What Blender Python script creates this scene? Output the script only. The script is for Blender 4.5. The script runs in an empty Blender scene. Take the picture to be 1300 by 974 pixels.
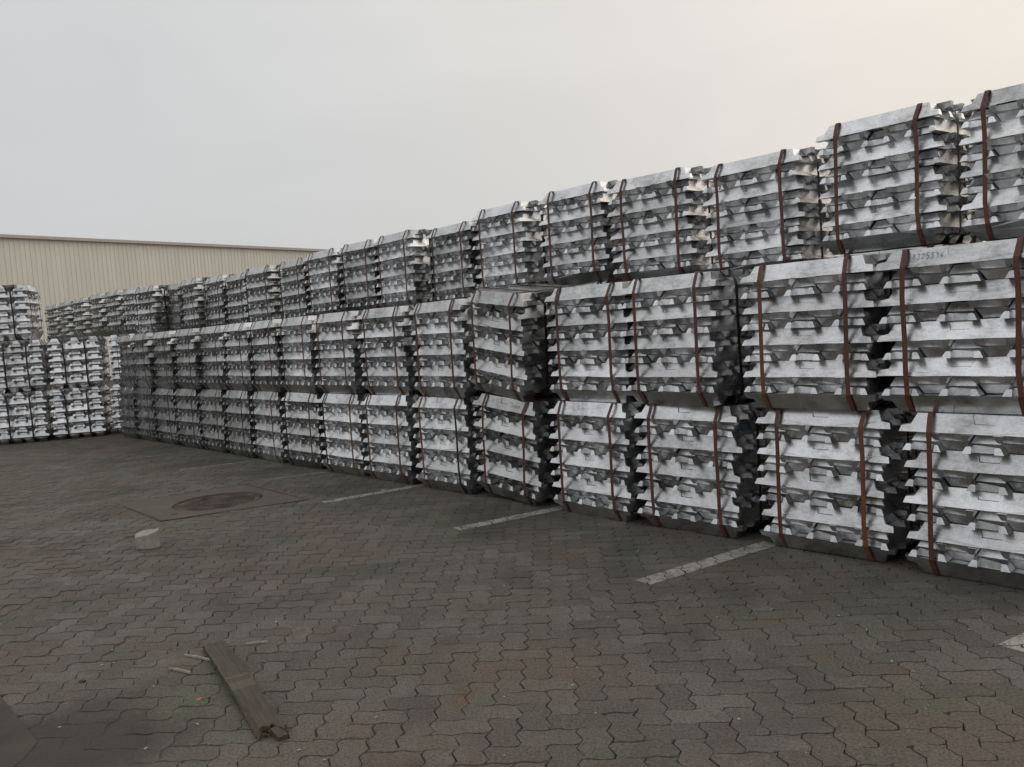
import bpy, bmesh, math, random
from mathutils import Vector, Matrix, noise

R = math.radians
random.seed(11)
scene = bpy.context.scene
COL = scene.collection

# ------------------------------------------------------------------ camera
CAM_H, FPX, PITCH, ROLL = 1.45, 1065.0, R(-4.1), R(4.0)
fwd = Vector((0, math.cos(PITCH), math.sin(PITCH)))
rt = Vector((1, 0, 0))
up = rt.cross(fwd)
RX = rt * math.cos(ROLL) - up * math.sin(ROLL)
UX = rt * math.sin(ROLL) + up * math.cos(ROLL)
cam_data = bpy.data.cameras.new('camera')
cam = bpy.data.objects.new('camera', cam_data)
COL.objects.link(cam)
cam_data.sensor_fit = 'HORIZONTAL'
cam_data.sensor_width = 36.0
cam_data.lens = FPX / 1300.0 * 36.0
cam_data.clip_start = 0.05
cam_data.clip_end = 2000.0
m3 = Matrix((RX, UX, -fwd)).transposed()
cam.matrix_world = Matrix.Translation((0, 0, CAM_H)) @ m3.to_4x4()
scene.camera = cam


def project(p):
    v = Vector(p) - Vector((0, 0, CAM_H))
    d = v.dot(fwd)
    if d < 0.05:
        return None
    return 650 + FPX * v.dot(RX) / d, 487 - FPX * v.dot(UX) / d, d


# ------------------------------------------------------------------ sky and sun
SUN_AZ, SUN_EL = R(62), R(24)          # azimuth measured from +Y towards +X
sun_dir = Vector((math.sin(SUN_AZ) * math.cos(SUN_EL), math.cos(SUN_AZ) * math.cos(SUN_EL), math.sin(SUN_EL)))
world = bpy.data.worlds.new('World')
scene.world = world
world.use_nodes = True
wt = world.node_tree
wt.nodes.clear()


def wn(t, **kw):
    n = wt.nodes.new(t)
    for k, v in kw.items():
        setattr(n, k, v)
    return n


w_out = wn('ShaderNodeOutputWorld')
bg = wn('ShaderNodeBackground')
bg.inputs['Strength'].default_value = 0.1
sky = wn('ShaderNodeTexSky', sky_type='NISHITA', sun_disc=False)
sky.sun_elevation = SUN_EL
sky.sun_rotation = SUN_AZ
sky.air_density = 1.0
sky.dust_density = 4.0
tc = wn('ShaderNodeTexCoord')
dotn = wn('ShaderNodeVectorMath', operation='DOT_PRODUCT')
dotn.inputs[1].default_value = sun_dir
wt.links.new(tc.outputs['Generated'], dotn.inputs[0])
veil = wn('ShaderNodeValToRGB')                # thin even cloud: cool away from the sun, cream towards it
veil.color_ramp.interpolation = 'B_SPLINE'
els = veil.color_ramp.elements


def lum(r, g, b_):                              # ramp colours run to 1, the scale below brings them to sky radiance
    return (r / 16, g / 16, b_ / 16, 1)


els[0].position, els[0].color = 0.0, lum(6.1, 6.2, 6.3)
els[1].position, els[1].color = 1.0, lum(9.0, 8.2, 7.3)
for p_, c_ in ((0.45, (6.1, 6.2, 6.3)), (0.62, (6.2, 6.27, 6.28)), (0.76, (6.75, 6.65, 6.45)), (0.90, (8.0, 7.5, 6.9))):
    e = els.new(p_)
    e.color = lum(*c_)
mr = wn('ShaderNodeMapRange')
mr.inputs['From Min'].default_value = -1
mr.inputs['From Max'].default_value = 1
wt.links.new(dotn.outputs['Value'], mr.inputs['Value'])
wt.links.new(mr.outputs['Result'], veil.inputs['Fac'])
sep = wn('ShaderNodeSeparateXYZ')
wt.links.new(tc.outputs['Generated'], sep.inputs[0])
zen = wn('ShaderNodeMapRange', interpolation_type='SMOOTHSTEP')   # overcast skies brighten towards the zenith
zen.inputs['From Min'].default_value = 0.0
zen.inputs['From Max'].default_value = 1.0
zen.inputs['To Min'].default_value = 16.0
zen.inputs['To Max'].default_value = 22.0
wt.links.new(sep.outputs['Z'], zen.inputs['Value'])
vm = wn('ShaderNodeVectorMath', operation='SCALE')
wt.links.new(veil.outputs['Color'], vm.inputs[0])
wt.links.new(zen.outputs['Result'], vm.inputs['Scale'])
cl = wn('ShaderNodeTexNoise')                    # faint uneven thickness of the cloud sheet
cl.inputs['Scale'].default_value = 2.2
cl.inputs['Detail'].default_value = 5.0
cl.inputs['Distortion'].default_value = 0.6
cmap = wn('ShaderNodeMapping')
cmap.inputs['Scale'].default_value = (1.0, 1.0, 2.6)
wt.links.new(tc.outputs['Generated'], cmap.inputs['Vector'])
wt.links.new(cmap.outputs['Vector'], cl.inputs['Vector'])
cmr = wn('ShaderNodeMapRange')
cmr.inputs['From Min'].default_value = 0.3
cmr.inputs['From Max'].default_value = 0.7
cmr.inputs['To Min'].default_value = 0.96
cmr.inputs['To Max'].default_value = 1.04
wt.links.new(cl.outputs['Fac'], cmr.inputs['Value'])
cm = wn('ShaderNodeMath', operation='MULTIPLY')
wt.links.new(zen.outputs['Result'], cm.inputs[0])
wt.links.new(cmr.outputs['Result'], cm.inputs[1])
wt.links.new(cm.outputs[0], vm.inputs['Scale'])
wmix = wn('ShaderNodeMix', data_type='RGBA')
wmix.inputs[0].default_value = 0.93
wt.links.new(sky.outputs['Color'], wmix.inputs[6])
wt.links.new(vm.outputs['Vector'], wmix.inputs[7])
wt.links.new(wmix.outputs[2], bg.inputs['Color'])
wt.links.new(bg.outputs['Background'], w_out.inputs['Surface'])

sd = bpy.data.lights.new('sun', 'SUN')
sd.energy = 0.5
sd.angle = R(80)
sd.color = (1.0, 0.90, 0.78)
sun = bpy.data.objects.new('sun', sd)
COL.objects.link(sun)
sun.rotation_euler = (-sun_dir).to_track_quat('-Z', 'Y').to_euler()

scene.view_settings.view_transform = 'Standard'
scene.view_settings.look = 'None'
scene.view_settings.exposure = 0.0
scene.view_settings.gamma = 1.0

# ------------------------------------------------------------------ helpers


class NT:
    """small wrapper for building node materials"""

    def __init__(self, name):
        self.m = bpy.data.materials.new(name)
        self.m.use_nodes = True
        self.t = self.m.node_tree
        self.b = self.t.nodes['Principled BSDF']

    def n(self, t, ins=None, **kw):
        nd = self.t.nodes.new(t)
        for k, v in kw.items():
            setattr(nd, k, v)
        for k, v in (ins or {}).items():
            if isinstance(v, bpy.types.NodeSocket):
                self.t.links.new(v, nd.inputs[k])
            else:
                nd.inputs[k].default_value = v
        return nd

    def set(self, k, v):
        if isinstance(v, bpy.types.NodeSocket):
            self.t.links.new(v, self.b.inputs[k])
        else:
            self.b.inputs[k].default_value = v

    def noise(self, vec, scale, detail=4, rough=0.55, dist=0.0):
        return self.n('ShaderNodeTexNoise', {'Vector': vec, 'Scale': scale, 'Detail': detail, 'Roughness': rough, 'Distortion': dist}).outputs['Fac']

    def ramp(self, fac, stops):
        r = self.n('ShaderNodeValToRGB', {'Fac': fac})
        e = r.color_ramp.elements
        while len(e) < len(stops):
            e.new(0.5)
        for q, (p, c) in zip(e, stops):
            q.position = p
            q.color = (c, c, c, 1) if isinstance(c, (int, float)) else (*c, 1)
        return r.outputs['Color']

    def mix(self, fac, a, b, blend='MIX'):
        x = self.n('ShaderNodeMix', data_type='RGBA', blend_type=blend)
        for k, v in (('Factor', fac), ('A', a), ('B', b)):
            s = [i for i in x.inputs if i.name == k and i.type == ('VALUE' if k == 'Factor' else 'RGBA')][0]
            if isinstance(v, bpy.types.NodeSocket):
                self.t.links.new(v, s)
            elif isinstance(v, (int, float)):
                s.default_value = v
            else:
                s.default_value = (*v, 1)
        return [o for o in x.outputs if o.type == 'RGBA'][0]

    def math(self, op, a, b=0.0):
        x = self.n('ShaderNodeMath', operation=op)
        for i, v in enumerate((a, b)):
            if isinstance(v, bpy.types.NodeSocket):
                self.t.links.new(v, x.inputs[i])
            else:
                x.inputs[i].default_value = v
        return x.outputs[0]

    def bump(self, h, strength, dist):
        b = self.n('ShaderNodeBump', {'Height': h, 'Strength': strength, 'Distance': dist})
        self.t.links.new(b.outputs['Normal'], self.b.inputs['Normal'])

    def pos(self):
        return self.n('ShaderNodeNewGeometry').outputs['Position']

    def obj(self):
        return self.n('ShaderNodeTexCoord').outputs['Object']

    def rnd(self):
        return self.n('ShaderNodeObjectInfo').outputs['Random']


def mesh_obj(name, bm, mats, parent=None, loc=None, rot=None):
    me = bpy.data.meshes.new(name)
    bm.normal_update()
    bm.to_mesh(me)
    bm.free()
    for m in (mats if isinstance(mats, (list, tuple)) else [mats]):
        me.materials.append(m)
    o = bpy.data.objects.new(name, me)
    COL.objects.link(o)
    if parent:
        o.parent = parent
    if loc:
        o.location = loc
    if rot:
        o.rotation_euler = rot
    return o


def tag(o, label=None, cat=None, group=None, kind=None):
    if label:
        o['label'] = label
    if cat:
        o['category'] = cat
    if group:
        o['group'] = group
    if kind:
        o['kind'] = kind
    return o


def place_mesh(name, me, parent, loc, rot=(0, 0, 0)):
    o = bpy.data.objects.new(name, me)
    o.parent = parent
    o.location = loc
    o.rotation_euler = rot
    COL.objects.link(o)
    return o


# ------------------------------------------------------------------ materials
def aluminium(name, lo, hi, tint):
    a = NT(name)
    ob, rn = a.obj(), a.rnd()
    shift = a.n('ShaderNodeVectorMath', {0: ob}, operation='ADD')
    sc = a.n('ShaderNodeCombineXYZ', {'X': a.math('MULTIPLY', rn, 37.0), 'Y': a.math('MULTIPLY', rn, 91.0), 'Z': a.math('MULTIPLY', rn, 53.0)})
    a.t.links.new(sc.outputs[0], shift.inputs[1])
    v = shift.outputs[0]
    big = a.noise(v, 5.0, 3, 0.5, 0.2)
    fine = a.noise(v, 120.0, 5, 0.7, 0.2)
    cast = a.n('ShaderNodeMapping', {'Vector': v, 'Scale': (5.0, 9.0, 9.0)}).outputs[0]
    streak = a.noise(cast, 5.0, 6, 0.75, 0.3)
    base = a.ramp(a.math('ADD', a.math('MULTIPLY', big, 0.55), a.math('MULTIPLY', streak, 0.45)),
                  [(0.36, tuple(lo * t for t in tint)), (0.49, tuple((lo * 0.35 + hi * 0.65) * t for t in tint)), (0.62, tuple(hi * t for t in tint))])
    base = a.mix(a.ramp(fine, [(0.54, 0.0), (0.72, 0.55)]), base, tuple(lo * 0.62 * t for t in tint))
    # greenish-brown grime in patches of its own
    grime = a.ramp(a.noise(v, 3.1, 3, 0.6), [(0.58, 0.0), (0.80, 0.55)])
    base = a.mix(grime, base, (0.36, 0.35, 0.30))
    tone = a.math('ADD', 0.70, a.math('MULTIPLY', rn, 0.34))
    base = a.mix(1.0, base, a.n('ShaderNodeCombineColor', {0: tone, 1: tone, 2: tone}).outputs[0], 'MULTIPLY')
    a.set('Base Color', base)
    a.set('Metallic', 1.0)
    a.set('Roughness', a.ramp(a.math('ADD', a.math('MULTIPLY', fine, 0.5), a.math('MULTIPLY', big, 0.5)), [(0.38, 0.26), (0.62, 0.38)]))
    hgt = a.math('ADD', a.math('MULTIPLY', fine, 0.45), a.math('MULTIPLY', streak, 0.8))
    a.bump(hgt, 0.22, 0.003)
    return a.m


M_AL = aluminium('cast_aluminium', 0.42, 0.90, (0.985, 0.99, 1.0))
def stained(src):
    m = src.copy()
    m.name = 'cast_aluminium_stained'
    t = m.node_tree
    b = t.nodes['Principled BSDF']
    old = b.inputs['Base Color'].links[0].from_socket
    co = t.nodes.new('ShaderNodeTexCoord').outputs['Object']
    nz = t.nodes.new('ShaderNodeTexNoise')
    nz.inputs['Scale'].default_value = 8.0
    nz.inputs['Detail'].default_value = 6.0
    t.links.new(co, nz.inputs['Vector'])
    rp_ = t.nodes.new('ShaderNodeValToRGB')
    rp_.color_ramp.elements[0].position = 0.60
    rp_.color_ramp.elements[1].position = 0.78
    t.links.new(nz.outputs['Fac'], rp_.inputs['Fac'])
    mx = t.nodes.new('ShaderNodeMix')
    mx.data_type = 'RGBA'
    t.links.new(rp_.outputs['Color'], mx.inputs[0])
    t.links.new(old, mx.inputs[6])
    mx.inputs[7].default_value = (0.46, 0.38, 0.26, 1)
    t.links.new(mx.outputs[2], b.inputs['Base Color'])
    return m


M_ALS = stained(M_AL)
M_ALG = aluminium('cast_aluminium_grey', 0.36, 0.68, (0.99, 1.0, 0.98))  # greyer and darker metal; most bundles farther down the wall take it


def strap_mat(name, c0, c1, rough):
    a = NT(name)
    v = a.obj()
    f = a.noise(v, 9.0, 5, 0.65)
    a.set('Base Color', a.mix(a.ramp(f, [(0.35, 0.0), (0.7, 1.0)]), c0, c1))
    a.set('Roughness', rough)
    a.set('Metallic', 0.15)
    a.bump(a.noise(v, 90.0, 3), 0.25, 0.002)
    return a.m


M_STRAP = strap_mat('strap_maroon', (0.088, 0.030, 0.022), (0.155, 0.056, 0.036), 0.55)
M_STRAP_RUST = strap_mat('strap_rust', (0.125, 0.046, 0.020), (0.21, 0.082, 0.034), 0.66)
M_STRAP_DARK = strap_mat('strap_dark', (0.018, 0.015, 0.014), (0.045, 0.024, 0.020), 0.5)


def paver_mat(name, use_attr):
    a = NT(name)
    p = a.pos()
    if use_attr:
        t = a.n('ShaderNodeAttribute', attribute_name='tone').outputs['Fac']
    else:
        t = a.rnd()
    hue = a.n('ShaderNodeTexWhiteNoise', {'W': a.math('MULTIPLY', t, 191.7)}, noise_dimensions='1D').outputs['Value']
    base = a.ramp(t, [(0.0, (0.122, 0.112, 0.097)), (0.5, (0.150, 0.138, 0.120)), (1.0, (0.184, 0.170, 0.149))])
    # moss-green and brick-red patches that run across many blocks
    g = a.ramp(a.math('ADD', a.noise(p, 1.1, 4, 0.6), a.math('MULTIPLY', a.math('SUBTRACT', hue, 0.5), 0.10)), [(0.46, 0.0), (0.70, 0.8)])
    base = a.mix(g, base, (0.118, 0.124, 0.080))
    pr = a.n('ShaderNodeMapping', {'Vector': p, 'Location': (13.1, 4.7, 2.2)}).outputs[0]
    r = a.ramp(a.math('SUBTRACT', a.noise(pr, 0.9, 4, 0.6), a.math('MULTIPLY', a.math('SUBTRACT', hue, 0.5), 0.10)), [(0.46, 0.0), (0.70, 0.8)])
    base = a.mix(r, base, (0.165, 0.122, 0.098))
    # rust spots
    pu = a.n('ShaderNodeMapping', {'Vector': p, 'Location': (3.7, 31.0, 0)}).outputs[0]
    ru = a.ramp(a.noise(pu, 3.4, 3, 0.5), [(0.64, 0.0), (0.76, 0.7)])
    base = a.mix(ru, base, (0.20, 0.105, 0.045))
    # wear, grit and pale dust
    grit = a.noise(p, 95.0, 6, 0.75)
    base = a.mix(a.ramp(grit, [(0.34, 0.75), (0.54, 0.0)]), base, (0.026, 0.025, 0.023))
    base = a.mix(a.ramp(grit, [(0.56, 0.0), (0.76, 0.7)]), base, (0.24, 0.23, 0.205))
    ps = a.n('ShaderNodeMapping', {'Vector': p, 'Scale': (1.0, 2.4, 1.0)}).outputs[0]
    dust = a.ramp(a.noise(p, 3.4, 8, 0.74, 0.6), [(0.56, 0.0), (0.74, 0.45)])
    base = a.mix(dust, base, (0.23, 0.215, 0.19))
    dark = a.ramp(a.noise(p, 0.9, 8, 0.68, 0.4), [(0.36, 0.6), (0.50, 0.0)])
    base = a.mix(dark, base, (0.060, 0.056, 0.052))
    # old oil and damp stain in the near left corner
    dv = a.n('ShaderNodeVectorMath', {0: p, 1: (-1.75, 2.95, 0.0)}, operation='DISTANCE').outputs['Value']
    dv = a.math('ADD', dv, a.math('MULTIPLY', a.noise(p, 2.2, 5, 0.65), 0.9))
    base = a.mix(a.ramp(dv, [(0.72, 0.85), (1.25, 0.0)]), base, (0.058, 0.052, 0.047))
    # darker, gritty lip where sand has washed to the block edges
    base = a.mix(a.ramp(a.noise(p, 6.5, 7, 0.78), [(0.52, 0.0), (0.68, 0.5)]), base, (0.085, 0.078, 0.068))
    a.set('Base Color', base)
    a.set('Roughness', 0.88)
    a.set('Specular IOR Level', 0.3)
    a.bump(a.math('ADD', grit, a.math('MULTIPLY', a.noise(p, 24.0, 4), 1.2)), 0.8, 0.008)
    return a.m


M_PAVER = paver_mat('concrete_paver', False)
M_PAVER_S = paver_mat('concrete_paver_field', True)


def ground_mat():
    a = NT('joint_dirt')
    p = a.pos()
    f = a.noise(p, 9.0, 5, 0.65)
    c = a.mix(a.ramp(f, [(0.36, 0.0), (0.54, 1.0)]), (0.014, 0.013, 0.012), (0.085, 0.077, 0.065))
    dv = a.n('ShaderNodeVectorMath', {0: p, 1: (-1.75, 2.95, 0.0)}, operation='DISTANCE').outputs['Value']
    dv = a.math('ADD', dv, a.math('MULTIPLY', a.noise(p, 2.2, 5, 0.65), 0.9))
    c = a.mix(a.ramp(dv, [(0.72, 0.8), (1.25, 0.0)]), c, (0.050, 0.045, 0.041))
    c = a.mix(a.ramp(a.noise(p, 1.2, 3), [(0.52, 0.0), (0.7, 0.6)]), c, (0.050, 0.055, 0.036))
    a.set('Base Color', c)
    a.set('Roughness', 0.95)
    a.bump(a.noise(p, 60.0, 5, 0.7), 0.7, 0.01)
    return a.m


M_DIRT = ground_mat()


def sand_mat():
    a = NT('washed_in_dirt')
    p = a.pos()
    f = a.noise(p, 7.0, 7, 0.72)
    z = a.n('ShaderNodeSeparateXYZ', {0: p}).outputs[2]
    c = a.mix(a.ramp(f, [(0.36, 0.0), (0.62, 1.0)]), (0.050, 0.045, 0.038), (0.115, 0.103, 0.085))
    deep = a.n('ShaderNodeMapRange', {'Value': z, 'From Min': -0.010, 'From Max': -0.002, 'To Min': 0.85, 'To Max': 0.0}).outputs[0]
    c = a.mix(deep, c, (0.016, 0.0145, 0.013))      # darker the deeper it lies between the blocks
    c = a.mix(a.ramp(a.noise(p, 1.2, 3), [(0.52, 0.0), (0.7, 0.5)]), c, (0.060, 0.066, 0.040))
    dv = a.n('ShaderNodeVectorMath', {0: p, 1: (-1.75, 2.95, 0.0)}, operation='DISTANCE').outputs['Value']
    dv = a.math('ADD', dv, a.math('MULTIPLY', a.noise(p, 2.2, 5, 0.65), 0.9))
    c = a.mix(a.ramp(dv, [(0.72, 0.8), (1.25, 0.0)]), c, (0.052, 0.047, 0.042))
    a.set('Base Color', c)
    a.set('Roughness', 0.95)
    a.bump(a.noise(p, 70.0, 5, 0.75), 0.8, 0.008)
    return a.m


M_SAND = sand_mat()


def simple(name, c0, c1, scale, rough, metal=0.0, bump=0.3, world=False, bdist=0.004):
    a = NT(name)
    v = a.pos() if world else a.obj()
    f = a.noise(v, scale, 6, 0.65, 0.3)
    a.set('Base Color', a.mix(a.ramp(f, [(0.32, 0.0), (0.68, 1.0)]), c0, c1))
    a.set('Roughness', rough)
    a.set('Metallic', metal)
    a.bump(a.noise(v, scale * 6, 5, 0.7), bump, bdist)
    return a.m


M_CONC = simple('stained_concrete', (0.078, 0.068, 0.055), (0.118, 0.100, 0.078), 3.0, 0.9, world=True)
M_CONC2 = simple('dull_concrete', (0.040, 0.036, 0.031), (0.072, 0.058, 0.043), 2.6, 0.9, world=True)
M_STONE = simple('broken_concrete', (0.27, 0.255, 0.225), (0.40, 0.38, 0.335), 16.0, 0.92, bump=0.8, bdist=0.01)
M_CHIP = simple('pale_chip', (0.22, 0.21, 0.19), (0.44, 0.42, 0.38), 60.0, 0.8)
M_DARKCHIP = simple('dark_chip', (0.02, 0.018, 0.016), (0.06, 0.052, 0.045), 60.0, 0.8)
M_SPLINT = simple('weathered_splinter', (0.17, 0.15, 0.12), (0.36, 0.33, 0.26), 30.0, 0.8)
M_LEAF = simple('dry_leaf', (0.30, 0.11, 0.05), (0.42, 0.20, 0.11), 60.0, 0.7)
M_INK = simple('grey_marker', (0.09, 0.09, 0.11), (0.24, 0.24, 0.27), 300.0, 0.7)
M_INK2 = simple('dark_marker', (0.07, 0.07, 0.08), (0.22, 0.22, 0.24), 120.0, 0.7)
M_PAPER = simple('sticker_paper', (0.50, 0.51, 0.54), (0.64, 0.65, 0.68), 60.0, 0.6, bump=0.05)
M_BLUE = simple('sticker_blue', (0.030, 0.085, 0.19), (0.055, 0.13, 0.26), 70.0, 0.5, bump=0.05)
M_PRINT = simple('sticker_print', (0.045, 0.05, 0.065), (0.09, 0.10, 0.12), 90.0, 0.5, bump=0.05)


def paint_mat(name, worn):
    a = NT(name)
    p = a.pos()
    f = a.noise(p, 11.0, 6, 0.72, 0.4)
    fine = a.noise(p, 70.0, 5, 0.7)
    wear = a.ramp(a.math('ADD', a.math('MULTIPLY', f, 0.6), a.math('MULTIPLY', fine, 0.4)), [(0.36 + worn, 1.0), (0.47 + worn, 0.25), (0.62 + worn, 0.05)])
    c = a.mix(a.ramp(fine, [(0.3, 0.0), (0.7, 1.0)]), (0.30, 0.285, 0.25), (0.46, 0.44, 0.385))
    a.set('Base Color', a.mix(wear, c, (0.13, 0.12, 0.108)))
    a.set('Roughness', 0.85)
    a.bump(fine, 0.5, 0.003)
    return a.m


M_PAINT = paint_mat('worn_road_paint', 0.05)
M_PAINT_F = paint_mat('nearly_gone_road_paint', 0.13)


def plank_mat():
    a = NT('old_board')
    v = a.obj()
    gr = a.n('ShaderNodeMapping', {'Vector': v, 'Scale': (1.6, 30.0, 30.0)}).outputs[0]
    f = a.noise(gr, 3.0, 6, 0.65, 0.5)
    c = a.mix(a.ramp(f, [(0.32, 0.0), (0.7, 1.0)]), (0.044, 0.036, 0.027), (0.090, 0.075, 0.053))
    sx = a.n('ShaderNodeSeparateXYZ', {0: v}).outputs[0]
    # pale print left by cross battens that were once nailed on
    wob = a.math('ADD', sx, a.math('MULTIPLY', a.math('SUBTRACT', a.noise(v, 30.0, 3), 0.5), 0.03))
    band = a.ramp(a.math('ADD', wob, 0.5), [(0.0, 0.0), (0.455, 0.0), (0.465, 0.75), (0.482, 0.0), (0.525, 0.0), (0.530, 0.42), (0.605, 0.42), (0.615, 0.0)])
    a.set('Base Color', a.mix(band, c, (0.135, 0.120, 0.080)))
    a.set('Roughness', 0.85)
    a.bump(f, 0.6, 0.004)
    return a.m


M_PLANK = plank_mat()
M_RAW = simple('raw_wood', (0.045, 0.032, 0.022), (0.17, 0.105, 0.06), 40.0, 0.8, bump=0.8)


def cover_mat():
    a = NT('rusty_iron')
    v = a.obj()
    f = a.noise(v, 5.0, 6, 0.7, 0.8)
    c = a.mix(a.ramp(f, [(0.38, 0.0), (0.62, 1.0)]), (0.034, 0.018, 0.014), (0.120, 0.060, 0.040))
    s = a.n('ShaderNodeMapping', {'Vector': v, 'Scale': (1.0, 3.2, 1.0), 'Rotation': (0, 0, R(-12))}).outputs[0]
    d = a.ramp(a.noise(s, 3.0, 5, 0.6), [(0.50, 0.0), (0.62, 0.9)])
    a.set('Base Color', a.mix(d, c, (0.125, 0.108, 0.085)))
    a.set('Roughness', 0.85)
    a.set('Metallic', 0.0)
    a.bump(f, 0.5, 0.004)
    return a.m


M_IRON = cover_mat()


def clad_mat():
    a = NT('beige_cladding')
    p = a.pos()
    st = a.n('ShaderNodeMapping', {'Vector': p, 'Scale': (1.0, 1.0, 0.12)}).outputs[0]
    f = a.noise(st, 2.2, 7, 0.7)
    a.set('Base Color', a.mix(a.ramp(f, [(0.3, 0.0), (0.7, 1.0)]), (0.65, 0.62, 0.545), (0.76, 0.725, 0.645)))
    a.set('Roughness', 0.6)
    return a.m


M_CLAD = clad_mat()
M_FASCIA = simple('mauve_brown_trim', (0.46, 0.40, 0.38), (0.52, 0.455, 0.43), 1.0, 0.6)

# ------------------------------------------------------------------ site frame: the long wall of bundles
U = Vector((-0.6618, 0.7497, 0))          # along the wall, away from the camera
N = Vector((0.7497, 0.6618, 0))           # into the wall
O = Vector((5.89, 0, 0))
YAW = math.atan2(-U.y, -U.x)              # local +x of a bundle points back towards the near end


def wall(s, n, z=0.0):
    return O + U * s + N * n + Vector((0, 0, z))


# ------------------------------------------------------------------ pavement
UNIT = 0.107
PYAW = R(-3.0)
pc, ps_ = math.cos(PYAW), math.sin(PYAW)


def pv2w(x, y):
    return x * pc - y * ps_, x * ps_ + y * pc


def w2pv(x, y):
    return x * pc + y * ps_, -x * ps_ + y * pc


AMP = 0.105
AMH = 0.052


def outline(kind):
    """wavy outline of a 2x1 block, in units, from its lower left corner"""
    w, h = (2, 1) if kind == 'H' else (1, 2)
    pts = []
    for i in range(w):
        pts += [(i, 0), (i + .25, AMH), (i + .75, -AMH)]
    for j in range(h):
        pts += [(w, j), (w + AMP, j + .25), (w - AMP, j + .75)]
    for i in range(w, 0, -1):
        pts += [(i, h), (i - .25, h - AMH), (i - .75, h + AMH)]
    for j in range(h, 0, -1):
        pts += [(0, j), (-AMP, j - .25), (AMP, j - .75)]
    return [((x - w / 2) * UNIT, (y - h / 2) * UNIT) for x, y in pts]


def inset(pts, d, rnd=None):
    n = len(pts)
    out = []
    for i in range(n):
        p0, p1, p2 = Vector(pts[i - 1]), Vector(pts[i]), Vector(pts[(i + 1) % n])
        e1, e2 = (p1 - p0).normalized(), (p2 - p1).normalized()
        n1, n2 = Vector((-e1.y, e1.x)), Vector((-e2.y, e2.x))
        b = n1 + n2
        q = p1 + b * (d / max(0.5, b.dot(n1)))
        if rnd:
            q += Vector((rnd.uniform(-1, 1), rnd.uniform(-1, 1))) * 0.0022
        out.append((q.x, q.y))
    return out


def inside(poly, x, y):
    c = False
    n = len(poly)
    for i in range(n):
        x1, y1 = poly[i]
        x2, y2 = poly[i - 1]
        if (y1 > y) != (y2 > y) and x < (x2 - x1) * (y - y1) / (y2 - y1) + x1:
            c = not c
    return c


SLAB = [(-3.82, 7.89), (-3.02, 6.96), (-1.90, 7.44), (-2.81, 8.50)]
CORNER = [(-2.42, 3.66), (-1.88, 3.07), (-1.86, 2.95), (-1.95, 1.9), (-3.6, 1.9), (-3.6, 4.6)]


def shrink(poly, k):
    cx = sum(p[0] for p in poly) / len(poly)
    cy = sum(p[1] for p in poly) / len(poly)
    return [(cx + (x - cx) * k, cy + (y - cy) * k) for x, y in poly]


SLAB_IN, CORNER_IN = shrink(SLAB, 0.88), shrink(CORNER, 0.93)

bm = bmesh.new()
pts = [(-120, -60), (120, -60), (120, 180), (-120, 180)]
bm.faces.new([bm.verts.new((x, y, -0.0150)) for x, y in pts])
pavement = mesh_obj('pavement', bm, M_DIRT)
tag(pavement, 'grey brown yard of interlocking wavy concrete pavers', None, None, 'structure')

LINES = [((0.63, 4.46), (1.52, 5.05), 0.12), ((-0.47, 5.96), (0.42, 6.47), 0.115), ((-1.73, 7.28), (-0.86, 7.79), 0.11),
         ((-2.66, 8.67), (-2.06, 8.92), 0.09), ((-3.98, 9.81), (-3.20, 10.14), 0.10), ((-5.22, 11.11), (-4.72, 11.36), 0.08),
         ((1.94, 3.29), (2.9, 3.86), 0.12)]


def near_line(x, y, pad):
    for (a, b, w) in LINES:
        a, b = Vector(a), Vector(b)
        d = (b - a)
        L = d.length
        d.normalize()
        q = Vector((x, y)) - a
        t = q.dot(d)
        if -pad < t < L + pad and abs(q.x * -d.y + q.y * d.x) < w / 2 + pad:
            return True
    return False


FORM = {'H': outline('H'), 'V': outline('V')}
blocks = []
rp = random.Random(5)
XR, Y0, Y1 = 10.5, 1.3, 16.0
gx, gy = int(13.0 / UNIT), int(17.0 / UNIT)
for iy in range(int(1.0 / UNIT), gy):
    for ix in range(-gx, int(5.0 / UNIT)):
        c = (ix - iy) % 4
        if c == 0:
            kind, w, h = 'H', 2, 1
        elif c == 3:
            kind, w, h = 'V', 1, 2
        else:
            continue
        cx, cy = pv2w((ix + w / 2) * UNIT, (iy + h / 2) * UNIT)
        q = Vector((cx, cy, 0)) - O
        if q.dot(N) > 0.42 or q.dot(U) < 2.0:
            continue
        if cy > 15.2 or cx < -0.75 * cy - 1.4 or cx > 0.70 * cy + 0.9:
            continue
        if inside(SLAB_IN, cx, cy) or inside(CORNER_IN, cx, cy):
            continue
        blocks.append((kind, cx, cy))


def seen_depth(b):
    p = project((b[1], b[2], 0))
    if p is None or not (-30 < p[0] < 1330 and 0 < p[1] < 1000):
        return 1e6 + b[2]
    return p[2]


blocks.sort(key=seen_depth)


def paver_bm(kind, rnd, d_top, d_bot):
    o = FORM[kind]
    return inset(o, d_top, rnd), inset(o, d_bot)


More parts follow.
